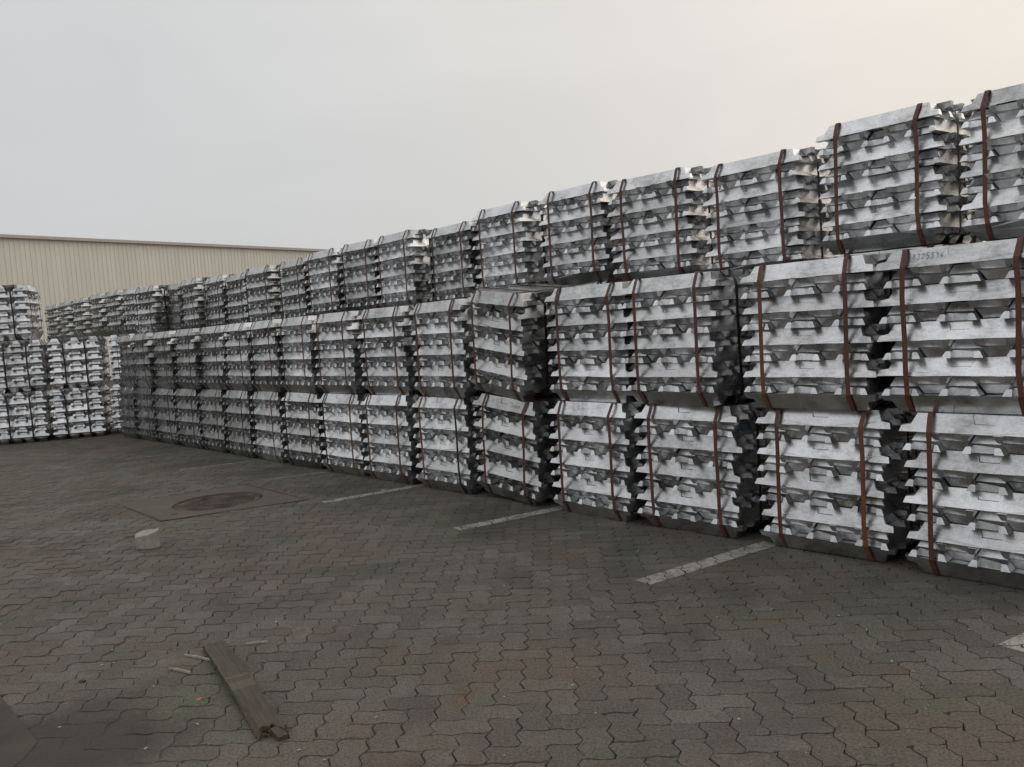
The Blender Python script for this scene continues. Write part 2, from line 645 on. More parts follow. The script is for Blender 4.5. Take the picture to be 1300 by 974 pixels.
# six shared block meshes: both lie directions, three states of wear each
PAVER_ME = {}
rv = random.Random(3)
PAVER_TOP = {}
for kind in 'HV':
    for v, dt in enumerate((0.0024, 0.0034, 0.0050, 0.0030)):
        top = inset(FORM[kind], dt, rv)
        if v == 3:                                  # a chipped corner
            k = rv.randrange(len(top))
            top[k] = (top[k][0] * 0.86, top[k][1] * 0.86)
        bot = inset(FORM[kind], 0.0006)
        b = bmesh.new()
        vt = [b.verts.new((x, y, 0)) for x, y in top]
        vb = [b.verts.new((x, y, -0.012)) for x, y in bot]
        b.faces.new(vt)
        n = len(vt)
        for i in range(n):
            b.faces.new((vt[i], vb[i], vb[(i + 1) % n], vt[(i + 1) % n]))
        me = bpy.data.meshes.new('paver')
        b.normal_update()
        b.to_mesh(me)
        b.free()
        me.materials.append(M_PAVER)
        PAVER_ME[(kind, v)] = me
        PAVER_TOP[(kind, v)] = top


def block_pose(x, y, rnd):
    und = 0.004 * noise.noise(Vector((x * 0.9, y * 0.9, 0.0)))
    if near_line(x, y, 0.12):
        return 0.0, 0.0, 0.0, PYAW
    rough = 0.7 + 1.4 * max(0.0, noise.noise(Vector((x * 0.8 + 7, y * 0.8, 2.0))))
    return (und + rnd.gauss(0, 0.0011) * rough, rnd.gauss(0, R(0.7)) * rough, rnd.gauss(0, R(0.7)) * rough, PYAW + rnd.gauss(0, R(0.9)))


rb = random.Random(21)
posed = []
for i, (kind, x, y) in enumerate(blocks):
    z, ax, ay, az = block_pose(x, y, rb)
    v = rb.choice((0, 0, 0, 1, 1, 2, 3)) if not near_line(x, y, 0.12) else 0
    posed.append((kind, v, x, y, z, ax, ay, az))
for (kind, v, x, y, z, ax, ay, az) in posed[:300]:
    place_mesh('paver', PAVER_ME[(kind, v)], pavement, (x, y, z), (ax, ay, az))
verts, faces, tones = [], [], []
for (kind, v, x, y, z, ax, ay, az) in posed[300:]:
    M = Matrix.Translation((x, y, z)) @ Matrix.Rotation(az, 4, 'Z') @ Matrix.Rotation(ay, 4, 'Y') @ Matrix.Rotation(ax, 4, 'X')
    me = PAVER_ME[(kind, v)]
    k = len(verts)
    for vv in me.vertices:
        verts.append(tuple(M @ vv.co))
    tn = rb.random()
    for p in me.polygons:
        faces.append([k + q for q in p.vertices])
        tones.append(tn)
me = bpy.data.meshes.new('paver_field')
me.from_pydata(verts, [], faces)
at = me.attributes.new('tone', 'FLOAT', 'FACE')
at.data.foreach_set('value', tones)
me.materials.append(M_PAVER_S)
pf = place_mesh('paver_field', me, pavement, (0, 0, 0))
tag(pf, kind='stuff')

# washed-in sand and dirt: lies deep in some joints, level with the blocks or a little over them in others
STEP = 0.05
def dirt_z(x, y):
    a = noise.noise(Vector((x * 1.3, y * 1.3, 3.0)))
    b = noise.noise(Vector((x * 5.1, y * 5.1, 7.0)))
    c = noise.noise(Vector((x * 14.0, y * 14.0, 1.0)))
    d = math.hypot(x + 1.75, y - 2.95) + 0.35 * b
    wet = max(0.0, 1.0 - d / 1.0)
    return min(0.0022, -0.0072 + 0.0052 * a + 0.0042 * b + 0.0030 * c + 0.0085 * wet)


gv, gf, gi = [], [], {}
for iy in range(int(15.6 / STEP)):
    y = 1.2 + iy * STEP
    for ix in range(int(15.8 / STEP)):
        x = -11.2 + ix * STEP
        if x < -0.75 * y - 1.6 or x > 0.70 * y + 1.1 or (Vector((x, y, 0)) - O).dot(N) > 0.5:
            continue
        gi[(ix, iy)] = len(gv)
        gv.append((x, y, dirt_z(x, y) if not near_line(x, y, 0.1) else -0.006))
for (ix, iy), k in gi.items():
    q = [gi.get((ix, iy)), gi.get((ix + 1, iy)), gi.get((ix + 1, iy + 1)), gi.get((ix, iy + 1))]
    if None not in q:
        gf.append(q)
me = bpy.data.meshes.new('joint_sand')
me.from_pydata(gv, [], gf)
me.polygons.foreach_set('use_smooth', [True] * len(gf))
me.materials.append(M_SAND)
tag(place_mesh('joint_sand', me, pavement, (0, 0, 0)), kind='stuff')

# yard beyond the laid-out field, one plain sheet of the same concrete for the far ground
bm = bmesh.new()
ring = [wall(2.2, 0.30), wall(40, 0.30), wall(40, 60), wall(-40, 60), wall(-40, 0.30)]
bm.faces.new([bm.verts.new((p.x, p.y, -0.0035)) for p in reversed(ring)])
back = mesh_obj('ground', bm, M_PAVER)
tag(back, 'paved ground running on behind the stacked bundles', None, None, 'structure')


# worn white bay lines painted on the blocks
def clip(poly, rect):
    out = poly
    for i in range(len(rect)):
        a, b = Vector(rect[i]), Vector(rect[(i + 1) % len(rect)])
        e = b - a
        src, out = out, []
        for j in range(len(src)):
            p, q = Vector(src[j - 1]), Vector(src[j])
            sp = e.x * (p.y - a.y) - e.y * (p.x - a.x)
            sq = e.x * (q.y - a.y) - e.y * (q.x - a.x)
            if (sp >= 0) != (sq >= 0):
                t = sp / (sp - sq)
                r_ = p + (q - p) * t
                out.append((r_.x, r_.y))
            if sq >= 0:
                out.append((q.x, q.y))
        if len(out) < 3:
            return []
    return out


LINE_LABELS = ['broad worn white bay line ending in front of the second stack from the right',
               'worn white bay line ending at the foot of the leaning stack',
               'narrow worn white bay line just right of the manhole slab',
               'faint short white bay line behind the manhole slab',
               'thin faded white bay line left of and behind the manhole',
               'farthest and faintest white bay line near the corner of the stacks',
               'pinkish white end of a painted line at the right edge of the paving']
rl = random.Random(8)
for (a, b, w), lab in zip(LINES, LINE_LABELS):
    a, b = Vector(a), Vector(b)
    d = (b - a).normalized()
    nn = Vector((-d.y, d.x)) * (w / 2)
    rect = [tuple(a - nn), tuple(b - nn), tuple(b + nn), tuple(a + nn)]
    bm = bmesh.new()
    for (kind, v, x, y, z, ax, ay, az) in posed:
        if not near_line(x, y, 0.12) or (Vector((x, y)) - (a + b) / 2).length > (b - a).length / 2 + 0.3:
            continue
        c_, s_ = math.cos(az), math.sin(az)
        poly = [(x + px * c_ - py * s_, y + px * s_ + py * c_) for px, py in inset(PAVER_TOP[(kind, v)], 0.0007)]
        poly = clip(poly, rect)
        if len(poly) >= 3:
            cx = sum(p[0] for p in poly) / len(poly)
            cy = sum(p[1] for p in poly) / len(poly)
            vs = [bm.verts.new((p[0], p[1], z + 0.0016)) for p in poly]
            try:
                bm.faces.new(vs)
            except ValueError:
                pass
    bmesh.ops.triangulate(bm, faces=bm.faces)
    bmesh.ops.recalc_face_normals(bm, faces=bm.faces)
    tag(mesh_obj('painted_line', bm, M_PAINT_F if w < 0.105 else M_PAINT), lab, 'painted line', 'white bay lines on the paving')

# manhole: concrete surround with a round iron cover
mh = bpy.data.objects.new('manhole', None)
COL.objects.link(mh)
MC = Vector((-2.78, 7.66, 0))
mh.location = MC
tag(mh, 'square concrete manhole slab with a sunken rusty round cover', 'manhole')


def ray_quad(c, ang, quad):
    d = Vector((math.cos(ang), math.sin(ang)))
    best = None
    for i in range(len(quad)):
        a, b = Vector(quad[i]) - c, Vector(quad[(i + 1) % len(quad)]) - c
        e = b - a
        den = d.x * e.y - d.y * e.x
        if abs(den) < 1e-9:
            continue
        t = (a.x * e.y - a.y * e.x) / den
        u = (a.x * d.y - a.y * d.x) / den
        if t > 0 and -1e-6 <= u <= 1 + 1e-6:
            best = t if best is None else min(best, t)
    return d * best


bm = bmesh.new()
c2 = Vector((MC.x, MC.y))
angs = sorted([i * math.tau / 56 for i in range(56)] + [math.atan2(q[1] - c2.y, q[0] - c2.x) % math.tau for q in SLAB])
RAD = 0.40
ri = [bm.verts.new((math.cos(t) * RAD, math.sin(t) * RAD, 0.006)) for t in angs]
rlow = [bm.verts.new((math.cos(t) * (RAD - 0.006), math.sin(t) * (RAD - 0.006), -0.022)) for t in angs]
ro, rob = [], []
for t in angs:
    q = ray_quad(c2, t, SLAB)
    wob = 1 + 0.006 * noise.noise(Vector((math.cos(t) * 6, math.sin(t) * 6, 0)))
    ro.append(bm.verts.new((q.x * wob, q.y * wob, 0.0052)))
    rob.append(bm.verts.new((q.x * 1.012, q.y * 1.012, -0.02)))
k = len(angs)
for i in range(k):
    j = (i + 1) % k
    bm.faces.new((ri[i], ro[i], ro[j], ri[j]))
    bm.faces.new((rlow[i], ri[i], ri[j], rlow[j]))
    bm.faces.new((ro[i], rob[i], rob[j], ro[j]))
bmesh.ops.recalc_face_normals(bm, faces=bm.faces)
mesh_obj('concrete_surround', bm, M_CONC, mh)
bm = bmesh.new()                                  # dirt packed into the joint round the slab
outp = []
for i in range(4):
    a_, b_ = Vector(SLAB[i]) - c2, Vector(SLAB[(i + 1) % 4]) - c2
    for k_ in range(24):
        outp.append(a_.lerp(b_, k_ / 24))
inn_, out_ = [], []
for q in outp:
    w_ = 0.010 + 0.016 * max(0.0, 0.3 + noise.noise(Vector((q.x * 5, q.y * 5, 4.0)))) 
    dd = q.normalized()
    inn_.append(bm.verts.new((q.x - dd.x * 0.008, q.y - dd.y * 0.008, 0.0066)))
    out_.append(bm.verts.new((q.x + dd.x * w_, q.y + dd.y * w_, 0.0036)))
for i in range(len(outp)):
    j = (i + 1) % len(outp)
    bm.faces.new((inn_[i], out_[i], out_[j], inn_[j]))
bmesh.ops.recalc_face_normals(bm, faces=bm.faces)
mesh_obj('dirt_joint', bm, M_DARKCHIP, mh)
bm = bmesh.new()                                  # cover: disc with a raised rim and a grid of studs
prof = [(0.0, -0.010), (0.325, -0.010), (0.33, -0.004), (0.365, -0.004), (0.372, -0.013), (0.385, -0.013), (0.388, -0.004), (0.394, -0.004), (0.395, -0.02)]
rings = []
for (r_, z_) in prof[1:]:
    rings.append([bm.verts.new((math.cos(t * math.tau / 48) * r_, math.sin(t * math.tau / 48) * r_, z_)) for t in range(48)])
bm.faces.new(rings[0])
for a_, b_ in zip(rings, rings[1:]):
    for i in range(48):
        j = (i + 1) % 48
        bm.faces.new((a_[i], b_[i], b_[j], a_[j]))
for ix in range(-7, 8):
    for iy in range(-7, 8):
        x, y = ix * 0.042, iy * 0.042
        if x * x + y * y < 0.30 ** 2:
            q = bmesh.ops.create_cube(bm, size=1, matrix=Matrix.Translation((x, y, -0.009)) @ Matrix.Rotation(R(45 * ((ix + iy) % 2)), 4, 'Z') @ Matrix.Diagonal((0.026, 0.012, 0.008, 1)))
bmesh.ops.recalc_face_normals(bm, faces=bm.faces)
mesh_obj('manhole_cover', bm, M_IRON, mh)
bm = bmesh.new()
q = bmesh.ops.create_cone(bm, segments=14, radius1=0.030, radius2=0.026, depth=0.003, cap_ends=True)
lh = mesh_obj('lifting_hole', bm, M_DARKCHIP, mh, (-0.22, -0.47, 0.0072))
lh.scale = (1.0, 0.8, 1.0)

# corner of a second slab at the lower left
bm = bmesh.new()
vt = [bm.verts.new((x, y, 0.0055)) for x, y in CORNER]
vb = [bm.verts.new((x, y, -0.02)) for x, y in shrink(CORNER, 1.01)]
bm.faces.new(vt)
for i in range(len(vt)):
    bm.faces.new((vt[i], vb[i], vb[(i + 1) % len(vt)], vt[(i + 1) % len(vt)]))
bmesh.ops.recalc_face_normals(bm, faces=bm.faces)
tag(mesh_obj('concrete_slab', bm, M_CONC2), 'corner of a smooth concrete slab at the lower left of the paving', None, None, 'structure')

# ------------------------------------------------------------------ the cast ingot
LH, W0, W1 = 0.0925, 0.0950, 0.0475      # height, half widths at wide and narrow side
ZL, ZF, ZN = 0.041, 0.034, 0.046
LAY = 0.0932
BH = LAY * 9                              # bundle height
PITCHX = 0.1442


def hw(z):
    return W0 + (W1 - W0) * z / LH


def make_ingot(seed, mats, bevel=True):
    rn = random.Random(seed)
    bm = bmesh.new()
    V = bm.verts.new
    F = bm.faces.new
    f0, f1, p0, p1, b1, t1 = 0.404, 0.394, 0.364, 0.359, 0.352, 0.328
    i0, i1 = 0.0525, 0.0530
    w0, w1, wt = hw(0), hw(ZL), hw(LH)

    def ring(f, p, w, i, z):
        e = [(f, -w), (f, -i), (p, -i), (p, i), (f, i), (f, w)]
        return [V((x, y, z)) for x, y in e] + [V((-x, -y, z)) for x, y in e]
    A, B = ring(f0, p0, w0, i0, 0.0), ring(f1, p1, w1, i1, ZL)
    for q in (0, 1, 4, 5, 6, 7, 10, 11):                   # the four feet slope down towards their tips
        B[q].co.z = ZF
        if q in (0, 5, 6, 11):
            B[q].co.y = math.copysign(hw(ZF), B[q].co.y)
    F(list(reversed(A)))                                    # wide underside
    C = {(sx, sy): V((sx * b1, sy * w1, ZL)) for sx in (1, -1) for sy in (1, -1)}
    T = {(sx, sy): V((sx * t1, sy * wt, LH)) for sx in (1, -1) for sy in (1, -1)}
    for i in list(range(0, 5)) + list(range(6, 11)):       # lug ends
        F((A[i], A[i + 1], B[i + 1], B[i]))
    # lug tops
    F([B[0], B[1], B[2], B[3], B[4], B[5], C[(1, 1)], C[(1, -1)]])
    F([B[6], B[7], B[8], B[9], B[10], B[11], C[(-1, -1)], C[(-1, 1)]])
    # lower long sides
    F([A[5], A[6], B[6], C[(-1, 1)], C[(1, 1)], B[5]])
    F([A[11], A[0], B[0], C[(1, -1)], C[(-1, -1)], B[11]])
    # ends of the body
    F([C[(1, -1)], C[(1, 1)], T[(1, 1)], T[(1, -1)]])
    F([C[(-1, 1)], C[(-1, -1)], T[(-1, -1)], T[(-1, 1)]])
    nt, nb, d = 0.060, 0.046, 0.008
    NT_, inn = {}, {}
    for sy in (1, -1):
        yb = hw(ZN)
        a1, a2 = V((nt, sy * wt, LH)), V((-nt, sy * wt, LH))
        q1, q2 = V((nb, sy * yb, ZN)), V((-nb, sy * yb, ZN))
        e1, e2 = V((nt - .003, sy * (wt - d * 0.5), LH)), V((-nt + .003, sy * (wt - d * 0.5), LH))
        r1, r2 = V((nb - .002, sy * (yb - d), ZN + .002)), V((-nb + .002, sy * (yb - d), ZN + .002))
        fl = [C[(-1, sy)], C[(1, sy)], T[(1, sy)], a1, q1, q2, a2, T[(-1, sy)]]
        side = [fl, [e1, r1, r2, e2], [a1, e1, r1, q1], [q2, r2, e2, a2], [q1, r1, r2, q2]]
        for fc in side:
            F(fc if sy < 0 else list(reversed(fc)))
        NT_[sy] = (a1, a2, e1, e2)
    top = [T[(1, -1)], T[(1, 1)], NT_[1][0], NT_[1][2], NT_[1][3], NT_[1][1], T[(-1, 1)], T[(-1, -1)], NT_[-1][1], NT_[-1][3], NT_[-1][2], NT_[-1][0]]
    F(top)
    bmesh.ops.recalc_face_normals(bm, faces=bm.faces)
    # ragged casting edge along the wide face
    el = [e for e in bm.edges if all(v.co.z < 1e-4 for v in e.verts) and abs(e.verts[0].co.x - e.verts[1].co.x) > 0.5]
    res = bmesh.ops.subdivide_edges(bm, edges=el, cuts=11)
    for v in res['geom_inner']:
        if isinstance(v, bmesh.types.BMVert):
            v.co.y += rn.uniform(-0.0015, 0.0018) * (1 if v.co.y > 0 else -1)
            v.co.z += rn.uniform(-0.0012, 0.0022)
            v.co.x += rn.uniform(-0.015, 0.015)
    if bevel:
        ed = [e for e in bm.edges if len(e.link_faces) == 2 and e.calc_face_angle(0) > R(22) and all(v.co.z > 0.01 for v in e.verts) and e.calc_length() > 0.03 and not any(abs(v.co.x) < 0.061 for v in e.verts)]
        bmesh.ops.bevel(bm, geom=ed, offset=0.0042, segments=1, affect='EDGES', clamp_overlap=True)
    bmesh.ops.triangulate(bm, faces=[f for f in bm.faces if len(f.verts) > 4])
    for v in bm.verts:
        h = noise.noise_vector(v.co * 9 + Vector((seed * 3.1, 0, 0)))
        v.co += h * 0.0009
    bmesh.ops.triangulate(bm, faces=[f for f in bm.faces if len(f.verts) > 4])
    me = bpy.data.meshes.new('ingot')
    bm.normal_update()
    bm.to_mesh(me)
    bm.free()
    me.materials.append(mats)
    return me


INGOT = {'bright': [make_ingot(i, M_AL) for i in range(7)], 'grey': [make_ingot(20 + i, M_ALG) for i in range(5)],
         'stained': [make_ingot(40 + i, M_ALS if i < 1 else M_AL) for i in range(4)]}


# ------------------------------------------------------------------ steel straps
def strap_mesh(axis, seed, mat):
    """a closed steel band round the bundle; axis 'x' = band lies in the y-z plane"""
    rn = random.Random(seed)
    H = BH + 0.003
    b = rn.uniform(0.0, 0.003)
    if axis == 'x':
        half = [(0.345, H), (0.360, H - 0.02), (0.3935, BH - LAY + 0.006), (0.3930 + b, BH * 0.70), (0.3940 + b, BH * 0.45), (0.3930 + b * .5, BH * 0.25), (0.3905, LAY - 0.002), (0.383, LAY - 0.016), (0.339, -0.0015)]
    else:
        half = [(0.331, H), (0.340, H - 0.012), (0.395, BH - 0.054), (0.4085, BH - LAY), (0.4095 + b, BH * 0.68), (0.4100 + b, BH * 0.42), (0.4095, LAY), (0.404, LAY * 0.60), (0.352, 0.032), (0.331, -0.0015)]
    path = [(a, z) for a, z in half] + [(-a, z) for a, z in reversed(half)]
    n = len(path)
    w, th = 0.0128, 0.0016
    bm = bmesh.new()
    rows = []
    drift = [rn.uniform(-0.006, 0.006) for _ in range(n)]
    for i in range(n):
        p0, p1, p2 = Vector(path[i - 1]), Vector(path[i]), Vector(path[(i + 1) % n])
        t = ((p1 - p0).normalized() + (p2 - p1).normalized()).normalized()
        nv = Vector((-t.y, t.x))
        if nv.dot(p1 - Vector((0, H / 2))) < 0:
            nv = -nv
        q = p1 + nv * th
        r_ = []
        for pp in (p1, q):
            for s in (-w, w):
                o = s + drift[i]
                r_.append(bm.verts.new((o, pp.x, pp.y) if axis == 'x' else (pp.x, o, pp.y)))
        rows.append(r_)
    for i in range(n):
        a, b_ = rows[i], rows[(i + 1) % n]
        for f in ((a[0], a[1], b_[1], b_[0]), (a[3], a[2], b_[2], b_[3]), (a[1], a[3], b_[3], b_[1]), (a[2], a[0], b_[0], b_[2])):
            bm.faces.new(f)
    # crimped seal half way up
    k = 4
    c = (Vector(path[k]) + Vector(path[k + 1])) / 2
    mt = Matrix.Translation((0, c.x + 0.002, c.y) if axis == 'x' else (c.x + 0.002, 0, c.y)) @ Matrix.Diagonal((0.035, 0.006, 0.045, 1) if axis == 'x' else (0.006, 0.035, 0.045, 1))
    bmesh.ops.create_cube(bm, size=1, matrix=mt)
    bmesh.ops.recalc_face_normals(bm, faces=bm.faces)
    me = bpy.data.meshes.new('strap')
    bm.normal_update()
    bm.to_mesh(me)
    bm.free()
    me.materials.append(mat)
    return me


STRAP = {}
for nm, mt in (('maroon', M_STRAP), ('rust', M_STRAP_RUST), ('dark', M_STRAP_DARK)):
    for ax in 'xy':
        STRAP[(nm, ax)] = [strap_mesh(ax, s, mt) for s in (1, 2, 3)]

SP = [-2 * PITCHX, -PITCHX, 0, PITCHX, 2 * PITCHX]


def make_bundle(pos, yaw, label, group, seed, kind='bright', straps=('maroon', 'maroon'), tilt=(0, 0), scale=1.0, zscale=None, slip=0.009, skip_inner=False):
    """45 ingots in nine crossed layers, held by four straps"""
    rn = random.Random(seed)
    e = bpy.data.objects.new('ingot_bundle', None)
    e.empty_display_size = 0.2
    COL.objects.link(e)
    e.location = (pos[0], pos[1], pos[2] + 0.004)
    e.rotation_euler = (tilt[0] + rn.gauss(0, R(0.35)) * 0.5, tilt[1] + rn.gauss(0, R(0.4)) * 0.5, yaw)
    e.scale = (scale, scale, zscale or scale)
    tag(e, label, 'ingot bundle', group)
    fam = INGOT[kind]
    parts = {}
    ox = oy = 0.0
    for k in range(9):
        if k:
            ox = max(-0.012, min(0.012, ox + rn.gauss(0, slip)))
            oy = max(-0.002, min(0.012, oy + rn.gauss(0, slip * 0.6)))
        lr = rn.gauss(0, R(0.75)) if k < 8 else rn.gauss(0, R(0.3))
        xs = [-0.2880, -0.0960, 0.0960, 0.2880] if k == 0 else SP
        for i, c in enumerate(xs):
            if skip_inner and 0 < i < len(xs) - 1 and k % 2 == 0 and k not in (0, 8):
                continue
            inv = (k == 0) or (i % 2 == 1)
            z = k * LAY + (LH if inv else 0.0) + 0.0003
            j1, j2, jr = rn.gauss(0, 0.0016), max(-0.006, rn.gauss(0.001, 0.007)), rn.gauss(0, R(0.45))
            flip = math.pi if rn.random() < 0.5 else 0.0
            me = rn.choice(fam)
            if k % 2 == 0:
                loc = (ox + j2 - c * lr, oy + c + j1 * 0.5, z)
                rot = (math.pi if inv else 0.0, 0, lr + jr * 0.5 + flip)
            else:
                loc = (ox + c + j1, oy + j2 + c * lr, z)
                rot = (math.pi if inv else 0.0, 0, math.pi / 2 + lr + jr * 0.5 + flip)
            o_ = place_mesh('ingot', me, e, loc, (rot[0] + rn.gauss(0, R(0.35)), rot[1] + rn.gauss(0, R(0.2)), rot[2]))
            o_.scale = (1 + rn.uniform(-0.014, 0.006), 1.0, 1.0)
            parts[(k, i)] = o_
    sk = straps
    for x, nm in ((-0.26, sk[0]), (0.26, sk[1])):
        place_mesh('strap', rn.choice(STRAP[(nm, 'x')]), e, (x + rn.uniform(-.006, .006), -0.002, 0), (0, 0, 0))
    nm = sk[1] if len(sk) < 3 else sk[2]
    for y in (-0.165, 0.165):
        place_mesh('strap', rn.choice(STRAP[(nm, 'y')]), e, (0, y + rn.uniform(-.006, .006), 0), (0, 0, 0))
    return e, parts


def face_quad(name, parent, mats, cx, cz, w, h, side):
    """flat sticker lying 1.6 mm off the sloping long face of an ingot (ingot space, side -1/+1 in y)"""
    bm = bmesh.new()

    def pt(u, z, off):
        return bm.verts.new((u, side * (hw(z) + off), z))
    x0, x1, z0, z1 = cx - w / 2, cx + w / 2, cz - h / 2, cz + h / 2
    bm.faces.new([pt(x0, z0, .0026), pt(x1, z0, .0026), pt(x1, z1, .0026), pt(x0, z1, .0026)])
    a, b = 0.12, 0.86
    f = bm.faces.new([pt(x0 + w * a, z0 + h * .18, .0034), pt(x0 + w * b, z0 + h * .18, .0034), pt(x0 + w * b, z0 + h * .9, .0034), pt(x0 + w * a, z0 + h * .9, .0034)])
    f.material_index = 1
    f2 = bm.faces.new([pt(x0 + w * a, z0 + h * .58, .0040), pt(x0 + w * .5, z0 + h * .58, .0040), pt(x0 + w * .5, z0 + h * .66, .0040), pt(x0 + w * a, z0 + h * .66, .0040)])
    return mesh_obj(name, bm, mats, parent)


def sticker_on(part, sidevec_local, cx, w, h, mats, label):
    """choose the ingot side that faces sidevec (bundle space) and stick the label there"""
    rz = part.rotation_euler.z
    inv = abs(part.rotation_euler.x) > 1
    ydir = Vector((-math.sin(rz), math.cos(rz), 0)) * (-1 if inv else 1)
    side = 1 if ydir.dot(Vector(sidevec_local)) > 0 else -1
    xdir = Vector((math.cos(rz), math.sin(rz), 0))
    wanted = Vector((sidevec_local[1], -sidevec_local[0], 0)) * -1     # to the right when facing the side
    sg = 1 if xdir.dot(wanted) > 0 else -1
    o = face_quad('sticker', part, mats, cx * sg, 0.045, w, h, side)
    o['label'] = label
    return o


STROKES = {
    '8': [[(.5, .5), (.15, .72), (.5, 1), (.85, .75), (.5, .5), (.1, .25), (.5, 0), (.9, .25), (.5, .5)]],
    '3': [[(.1, .9), (.5, 1), (.85, .78), (.4, .52), (.9, .28), (.5, 0), (.1, .1)]],
    '2': [[(.1, .8), (.5, 1), (.85, .75), (.1, 0), (.95, .04)]],
    '5': [[(.85, 1), (.25, 1), (.2, .6), (.7, .6), (.85, .3), (.5, 0), (.1, .08)]],
    '9': [[(.85, .7), (.5, .5), (.15, .75), (.5, 1), (.85, .7), (.6, 0)]],
    '6': [[(.8, 1), (.25, .5), (.2, .15), (.55, 0), (.85, .25), (.55, .48), (.25, .3)]],
    '7': [[(.05, .95), (.9, 1), (.4, 0)]],
    'm': [[(.05, 0), (.1, .6), (.3, .5), (.4, .1), (.5, .6), (.7, .5), (.85, 0)]],
    '-': [[(.0, .5), (.9, .48)]],
    'q': [[(.8, .8), (.3, 1), (.1, .6), (.6, .45), (.8, .9), (.7, .3), (.9, 0)]],
}


def handwriting(part, text, x0, step, z0, hgt, wid, mat, rn):
    """pencil strokes on the sloping front face, written in bundle-left to bundle-right order"""
    rz = part.rotation_euler.z
    sg = 1 if math.cos(rz) > 0 else -1           # local x against bundle x
    side = -sg                                    # the face towards bundle -y
    bm = bmesh.new()
    for k, ch in enumerate(text):
        if ch == ' ':
            continue
        for st in STROKES[ch]:
            pp = []
            for (u, t) in st:
                x = x0 + k * step + u * wid + rn.uniform(-.001, .001)
                z = z0 + t * hgt + rn.uniform(-.001, .001)
                pp.append(Vector((x * sg, 0, z)))
            for a, b in zip(pp, pp[1:]):
                d = (b - a)
                if d.length < 1e-5:
                    continue
                nrm = Vector((-d.z, 0, d.x)).normalized() * 0.0009
                vs = []
                for q in (a - nrm, b - nrm, b + nrm, a + nrm):
                    vs.append(bm.verts.new((q.x, side * (hw(q.z) + 0.0030), q.z)))
                bm.faces.new(vs)
    bmesh.ops.recalc_face_normals(bm, faces=bm.faces)
    return mesh_obj('handwriting', bm, mat, part)


# ------------------------------------------------------------------ the stacks
def spread(ss, gap):
    ss = list(ss)
    for _ in range(60):
        for i in range(len(ss) - 1):
            d = ss[i + 1] - ss[i]
            if d < gap:
                ss[i] -= (gap - d) / 2
                ss[i + 1] += (gap - d) / 2
    return ss


S_B = spread([5.42, 6.30, 7.24, 8.07, 9.02, 9.87, 10.77, 11.62, 12.50, 13.36, 14.18, 15.04, 15.9, 16.78, 17.65, 18.5], 0.815)
S_M = spread([5.55, 6.34, 7.25, 8.05, 9.03, 9.80, 10.73, 11.62, 12.44, 13.26, 14.02, 14.90, 15.72, 16.6, 17.52, 18.42], 0.80)
S_T = spread([5.42, 6.31, 7.2, 8.12, 8.98, 9.93, 10.72, 11.66, 12.51, 13.32, 14.14, 15.16, 16.0, 16.80, 17.70, 18.56, 19.42, 20.22, 21.2, 22.3, 23.6, 24.8, 25.9], 0.80)
Z_T = [2.57, 2.585, 2.49, 2.535, 2.58, 2.56, 2.485, 2.52, 2.52, 2.51, 2.48, 2.48, 2.455, 2.49, 2.53, 2.52, 2.54, 2.57, 2.60, 2.62, 2.62, 2.62, 2.62]
ORD = ['rightmost', 'second from the right', 'third from the right', 'fourth from the right', 'fifth from the right', 'sixth from the right', 'seventh from the right', 'eighth from the right',
       'ninth from the right', 'tenth from the right', 'eleventh from the right', 'twelfth from the right', 'thirteenth from the right', 'fourteenth from the right', 'fifteenth from the right', 'sixteenth from the right',
       'seventeenth from the right', 'eighteenth from the right', 'nineteenth from the right', 'twentieth from the right', 'fourth from its far left end', 'third from its far left end', 'second from its far left end', 'farthest left end']
G_B, G_M, G_T = 'bundles in the ground tier of the long wall', 'bundles in the middle tier of the long wall', 'bundles in the top tier of the long wall'
SPECIAL_B = {0: 'bright ingot bundle with maroon straps on the paving at the right edge', 1: 'ingot bundle with rust stains and rusty right strap, ground tier, second from the right',
             4: 'crooked ingot bundle with scribbled top ingot, on the paving under the leaning bundle', 2: 'ingot bundle showing its dark side face behind the broad white line',
             7: 'ingot bundle in the ground tier with one orange rust strap, eighth from the right'}
SPECIAL_M = {0: 'ingot bundle with handwritten digits on its top ingot, middle tier right edge', 4: 'leaning weathered ingot bundle tipped forward in the middle tier, strap lying on top',
             6: 'ingot bundle with a blue sticker beside the leaner, middle tier, seventh from the right', 7: 'ingot bundle with a blue sticker, middle tier, eighth from the right, brown straps',
             1: 'ingot bundle with one orange brown left strap, middle tier, second from the right'}
FRONT = 0.337                              # strap plane of the front face to bundle centre


def strap_kind(i, rn):
    if i <= 4:
        return ('maroon', 'maroon', 'dark')
    if i <= 9:
        return (rn.choice(['maroon', 'dark']), 'maroon', 'dark')
    return ('dark', rn.choice(['dark', 'dark', 'maroon']), 'dark')


